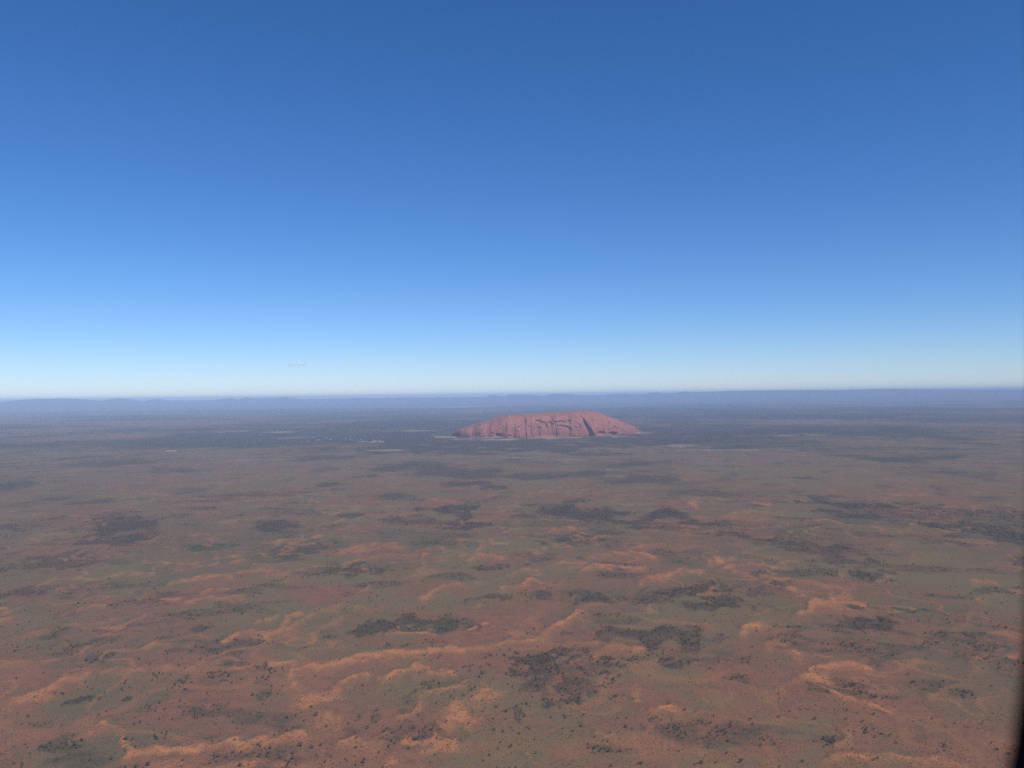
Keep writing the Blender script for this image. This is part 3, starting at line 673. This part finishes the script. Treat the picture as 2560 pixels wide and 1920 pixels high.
def scatter(name, xs_, ys_, zs_, ws_, hs_, rots_, idx_, protos, label, cat):
    """one 'stuff' object: points with the plant meshes instanced on them"""
    me = bpy.data.meshes.new(name)
    me.vertices.add(len(xs_))
    me.vertices.foreach_set('co', np.stack([xs_, ys_, zs_], -1).astype(np.float32).reshape(-1))
    a = me.attributes.new('psc', 'FLOAT_VECTOR', 'POINT')
    a.data.foreach_set('vector', np.stack([ws_, ws_, hs_], -1).astype(np.float32).reshape(-1))
    a = me.attributes.new('prt', 'FLOAT_VECTOR', 'POINT')
    a.data.foreach_set('vector', np.stack([rots_*0, rots_*0, rots_], -1).astype(np.float32).reshape(-1))
    a = me.attributes.new('pid', 'INT', 'POINT'); a.data.foreach_set('value', idx_.astype(np.int32))
    o = bpy.data.objects.new(name, me); COL.objects.link(o)
    cl = bpy.data.collections.new(name+'_kinds')
    for i, pm_ in enumerate(protos):
        cl.objects.link(bpy.data.objects.new('%s_kind_%02d' % (name, i), pm_))
    ng = bpy.data.node_groups.new(name+'_scatter', 'GeometryNodeTree')
    ng.interface.new_socket('Geometry', in_out='INPUT', socket_type='NodeSocketGeometry')
    ng.interface.new_socket('Geometry', in_out='OUTPUT', socket_type='NodeSocketGeometry')
    gi, go = ng.nodes.new('NodeGroupInput'), ng.nodes.new('NodeGroupOutput')
    ip = ng.nodes.new('GeometryNodeInstanceOnPoints')
    ci = ng.nodes.new('GeometryNodeCollectionInfo'); ci.inputs[0].default_value = cl
    ci.inputs['Separate Children'].default_value = True; ci.inputs['Reset Children'].default_value = True
    def na(nm, ty_):
        n = ng.nodes.new('GeometryNodeInputNamedAttribute'); n.data_type = ty_; n.inputs['Name'].default_value = nm
        return n.outputs['Attribute']
    L = ng.links
    L.new(gi.outputs[0], ip.inputs['Points']); L.new(ci.outputs[0], ip.inputs['Instance'])
    ip.inputs['Pick Instance'].default_value = True
    L.new(na('pid', 'INT'), ip.inputs['Instance Index'])
    e2r = ng.nodes.new('FunctionNodeEulerToRotation'); L.new(na('prt', 'FLOAT_VECTOR'), e2r.inputs[0])
    L.new(e2r.outputs[0], ip.inputs['Rotation']); L.new(na('psc', 'FLOAT_VECTOR'), ip.inputs['Scale'])
    L.new(ip.outputs[0], go.inputs[0])
    md = o.modifiers.new('scatter', 'NODES'); md.node_group = ng
    tag(o, label, cat, kind='stuff')
    return o

rest = ~single
scatter('scrub_trees', tx[rest], ty[rest], tz[rest], tw[rest], tw[rest]*(0.7+0.25*rng.random(rest.sum())), trot[rest], tv[rest],
        [joined(crowns[i], trunks[i], 'tree') for i in range(NV)], 'countless small dark trees in thickets over the desert plain', 'scrub')
c1, c2 = ring_points(rng, 1780, 2600, 50), ring_points(rng, 2600, 4100, 150)
hx = np.concatenate([c1[0], c2[0]]); hy = np.concatenate([c1[1], c2[1]])
pk = 0.12+0.75*sstep(0.38, 0.66, fbm(hx/40, hy/40, 3, 311))
pk = np.maximum(pk, 0.9*sstep(0.25, 0.6, ground_sample(hx, hy, 'sand')))
kp = rng.random(len(hx)) < pk
hx, hy = hx[kp], hy[kp]
hz = ground_sample(hx, hy, 'height'); hw = 1.5+3.2*rng.random(len(hx))**2
shr = [shrub_mesh(70+i) for i in range(5)]
scatter('low_shrubs', hx, hy, hz, hw, hw*(0.6+0.4*rng.random(len(hx))), rng.random(len(hx))*6.28, rng.integers(0, 5, len(hx)), shr,
        'low grey-brown shrubs and tussocks dotted over the near dunes', 'shrubs')
print('trees', len(tx), 'shrubs', len(hx))

# ------------------------------------------------------------------ the settlement
m_white, nt, bs = new_mat('white_roof_sheet'); nb = NB(nt)
bs.inputs['Roughness'].default_value = 0.5
nt.links.new(nb.mix(nb.noise(nb.coord('Object'), 0.6, 3), (0.68, 0.68, 0.68), (0.56, 0.56, 0.58)), bs.inputs['Base Color'])
m_wall, nt, bs = new_mat('painted_wall'); bs.inputs['Base Color'].default_value = (0.62, 0.56, 0.48, 1)
m_door, nt, bs = new_mat('dark_opening'); bs.inputs['Base Color'].default_value = (0.06, 0.06, 0.07, 1); bs.inputs['Roughness'].default_value = 0.3
def box(x0, x1, y0, y1, z0, z1):
    v = [(x, y, z) for z in (z0, z1) for y in (y0, y1) for x in (x0, x1)]
    return v, [(0, 2, 3, 1), (4, 5, 7, 6), (0, 1, 5, 4), (2, 6, 7, 3), (0, 4, 6, 2), (1, 3, 7, 5)]
def part(name, v, fcs, mat, parent):
    return mesh_obj(name, v, fcs, mat, parent)
def make_house(L, W, Hh, rise):
    t = empty('settlement_house', (0, 0, 0))
    l, w = L/2, W/2
    part('wall', *box(-l, l, -w, w, -0.4, Hh), m_wall, t)
    e_ = 1.0; th_ = 0.25
    v = []
    for xx in (-l-e_, l+e_):
        v += [(xx, -w-e_, Hh-0.3), (xx, 0, Hh+rise), (xx, w+e_, Hh-0.3), (xx, w+e_, Hh-0.3+th_), (xx, 0, Hh+rise+th_), (xx, -w-e_, Hh-0.3+th_)]
    fc = [(i, i+1, i+7, i+6) for i in range(5)]+[(5, 0, 6, 11), (0, 5, 4, 3, 2, 1), (6, 7, 8, 9, 10, 11)]
    part('roof', v, fc, m_white, t)
    part('door', *box(-0.6, 0.6, -w-0.06, -w+0.05, 0, 2.2), m_door, t)
    for xx in (-l*0.6, l*0.55):
        part('window', *box(xx-0.9, xx+0.9, -w-0.06, -w+0.05, 1.0, 2.2), m_door, t)
    return t
def copy_tree(o, parent=None):
    c = o.copy(); COL.objects.link(c); c.parent = parent
    for ch in o.children: copy_tree(ch, c)
    return c
protos = {}; house_objs = []
for i, (hx_, hy_) in enumerate(HOUSES):
    kd = i % 3
    L_, W_ = ((26, 13), (19, 12), (34, 15))[kd]
    if kd not in protos: h = protos[kd] = make_house(L_, W_, 4.2, 2.2)
    else: h = copy_tree(protos[kd])
    h.location = (hx_, hy_, float(ground_sample(np.array([float(hx_)]), np.array([float(hy_)]), 'height')[0])+0.3)
    h.rotation_euler = (0, 0, random.uniform(-0.5, 0.5))
    house_objs.append(h)
HL = {(12, 13, 14): 'tiny white-roofed house on orange clearing at right of settlement',
      (7, 8, 9, 10, 11, 15): 'tiny pale house on pinkish ground in dense part of settlement',
      (0, 1, 16): 'tiny white house at left edge of settlement',
      (2, 3, 4, 5, 6): 'tiny bright roof in middle row of settlement',
      (17,): 'brightest tiny white roof standing alone left of the settlement',
      (18,): 'tiny white roof farthest left, well apart from the settlement',
      (19, 20, 21, 22): 'tiny faint house scattered in scrub left of settlement'}
for ids, lab in HL.items():
    row = sorted(ids, key=lambda i: HOUSES[i][0]/HOUSES[i][1])
    for n_, i in enumerate(row):
        tag(house_objs[i], lab+in_row(len(row), n_), 'house', 'houses of the settlement')

# ------------------------------------------------------------------ cloud
m_cloud, nt, bs = new_mat('cloud_vapour'); nb = NB(nt)
bs.inputs['Base Color'].default_value = (0.95, 0.95, 0.96, 1); bs.inputs['Roughness'].default_value = 1.0
nt.links.new(nb.math('MULTIPLY', nb.step(nb.noise(nb.coord('Object'), 0.007, 4, 0.6), 0.22, 0.70), 0.36), bs.inputs['Alpha'])
bmc = bmesh.new()
for (ox, oz, sx, sz) in ((-380, -20, 160, 60), (-250, 0, 190, 85), (-60, 15, 200, 80), (120, 30, 190, 95), (270, 45, 200, 120), (430, 0, 150, 70), (180, 95, 120, 70)):
    g = bmesh.ops.create_icosphere(bmc, subdivisions=3, radius=1.0)
    for v in g['verts']:
        n = 1+0.22*math.sin(v.co.x*5+ox)*math.cos(v.co.z*4+v.co.y*3)
        v.co = Vector((v.co.x*sx*n+ox, v.co.y*200*n, v.co.z*sz*1.7*n+oz*1.3))
cme = bpy.data.meshes.new('cloud'); bmc.to_mesh(cme); bmc.free(); cme.materials.append(m_cloud); cme.polygons.foreach_set('use_smooth', [True]*len(cme.polygons))
cloud = bpy.data.objects.new('cloud', cme); COL.objects.link(cloud); cloud.location = (-15080, 60000, 3181)
tag(cloud, 'single faint white cloud low in the sky left of the rock', 'cloud')
rmm = cloud.modifiers.new('merge', 'REMESH'); rmm.mode = 'VOXEL'; rmm.voxel_size = 18

# ------------------------------------------------------------------ haze: one box of even, pale air
m_haze = bpy.data.materials.new('haze_air'); m_haze.use_nodes = True
nt = m_haze.node_tree; nt.nodes.clear()
mo = nt.nodes.new('ShaderNodeOutputMaterial'); pv = nt.nodes.new('ShaderNodeVolumePrincipled')
pv.inputs['Color'].default_value = (0.53, 0.71, 1.0, 1); pv.inputs['Density'].default_value = 1.6e-5
pv.inputs['Anisotropy'].default_value = -0.3
nt.links.new(pv.outputs[0], mo.inputs['Volume'])
hv, hf = box(-152000, 152000, -152000, 152000, -22, 1085)
haze = mesh_obj('haze', hv, hf, m_haze); tag(haze, 'pale blue haze of the air over the whole plain', None, kind='stuff')

# ------------------------------------------------------------------ the aircraft window surround the picture is taken through
m_trim, nt, bs = new_mat('shade_black_window_trim'); nb = NB(nt)
nt.links.new(nb.mix(nb.noise(nb.coord('Object'), 90, 3), (0.010, 0.010, 0.012), (0.014, 0.013, 0.016)), bs.inputs['Base Color'])  # dark trim taken near black: fuselage shade is put into its colour
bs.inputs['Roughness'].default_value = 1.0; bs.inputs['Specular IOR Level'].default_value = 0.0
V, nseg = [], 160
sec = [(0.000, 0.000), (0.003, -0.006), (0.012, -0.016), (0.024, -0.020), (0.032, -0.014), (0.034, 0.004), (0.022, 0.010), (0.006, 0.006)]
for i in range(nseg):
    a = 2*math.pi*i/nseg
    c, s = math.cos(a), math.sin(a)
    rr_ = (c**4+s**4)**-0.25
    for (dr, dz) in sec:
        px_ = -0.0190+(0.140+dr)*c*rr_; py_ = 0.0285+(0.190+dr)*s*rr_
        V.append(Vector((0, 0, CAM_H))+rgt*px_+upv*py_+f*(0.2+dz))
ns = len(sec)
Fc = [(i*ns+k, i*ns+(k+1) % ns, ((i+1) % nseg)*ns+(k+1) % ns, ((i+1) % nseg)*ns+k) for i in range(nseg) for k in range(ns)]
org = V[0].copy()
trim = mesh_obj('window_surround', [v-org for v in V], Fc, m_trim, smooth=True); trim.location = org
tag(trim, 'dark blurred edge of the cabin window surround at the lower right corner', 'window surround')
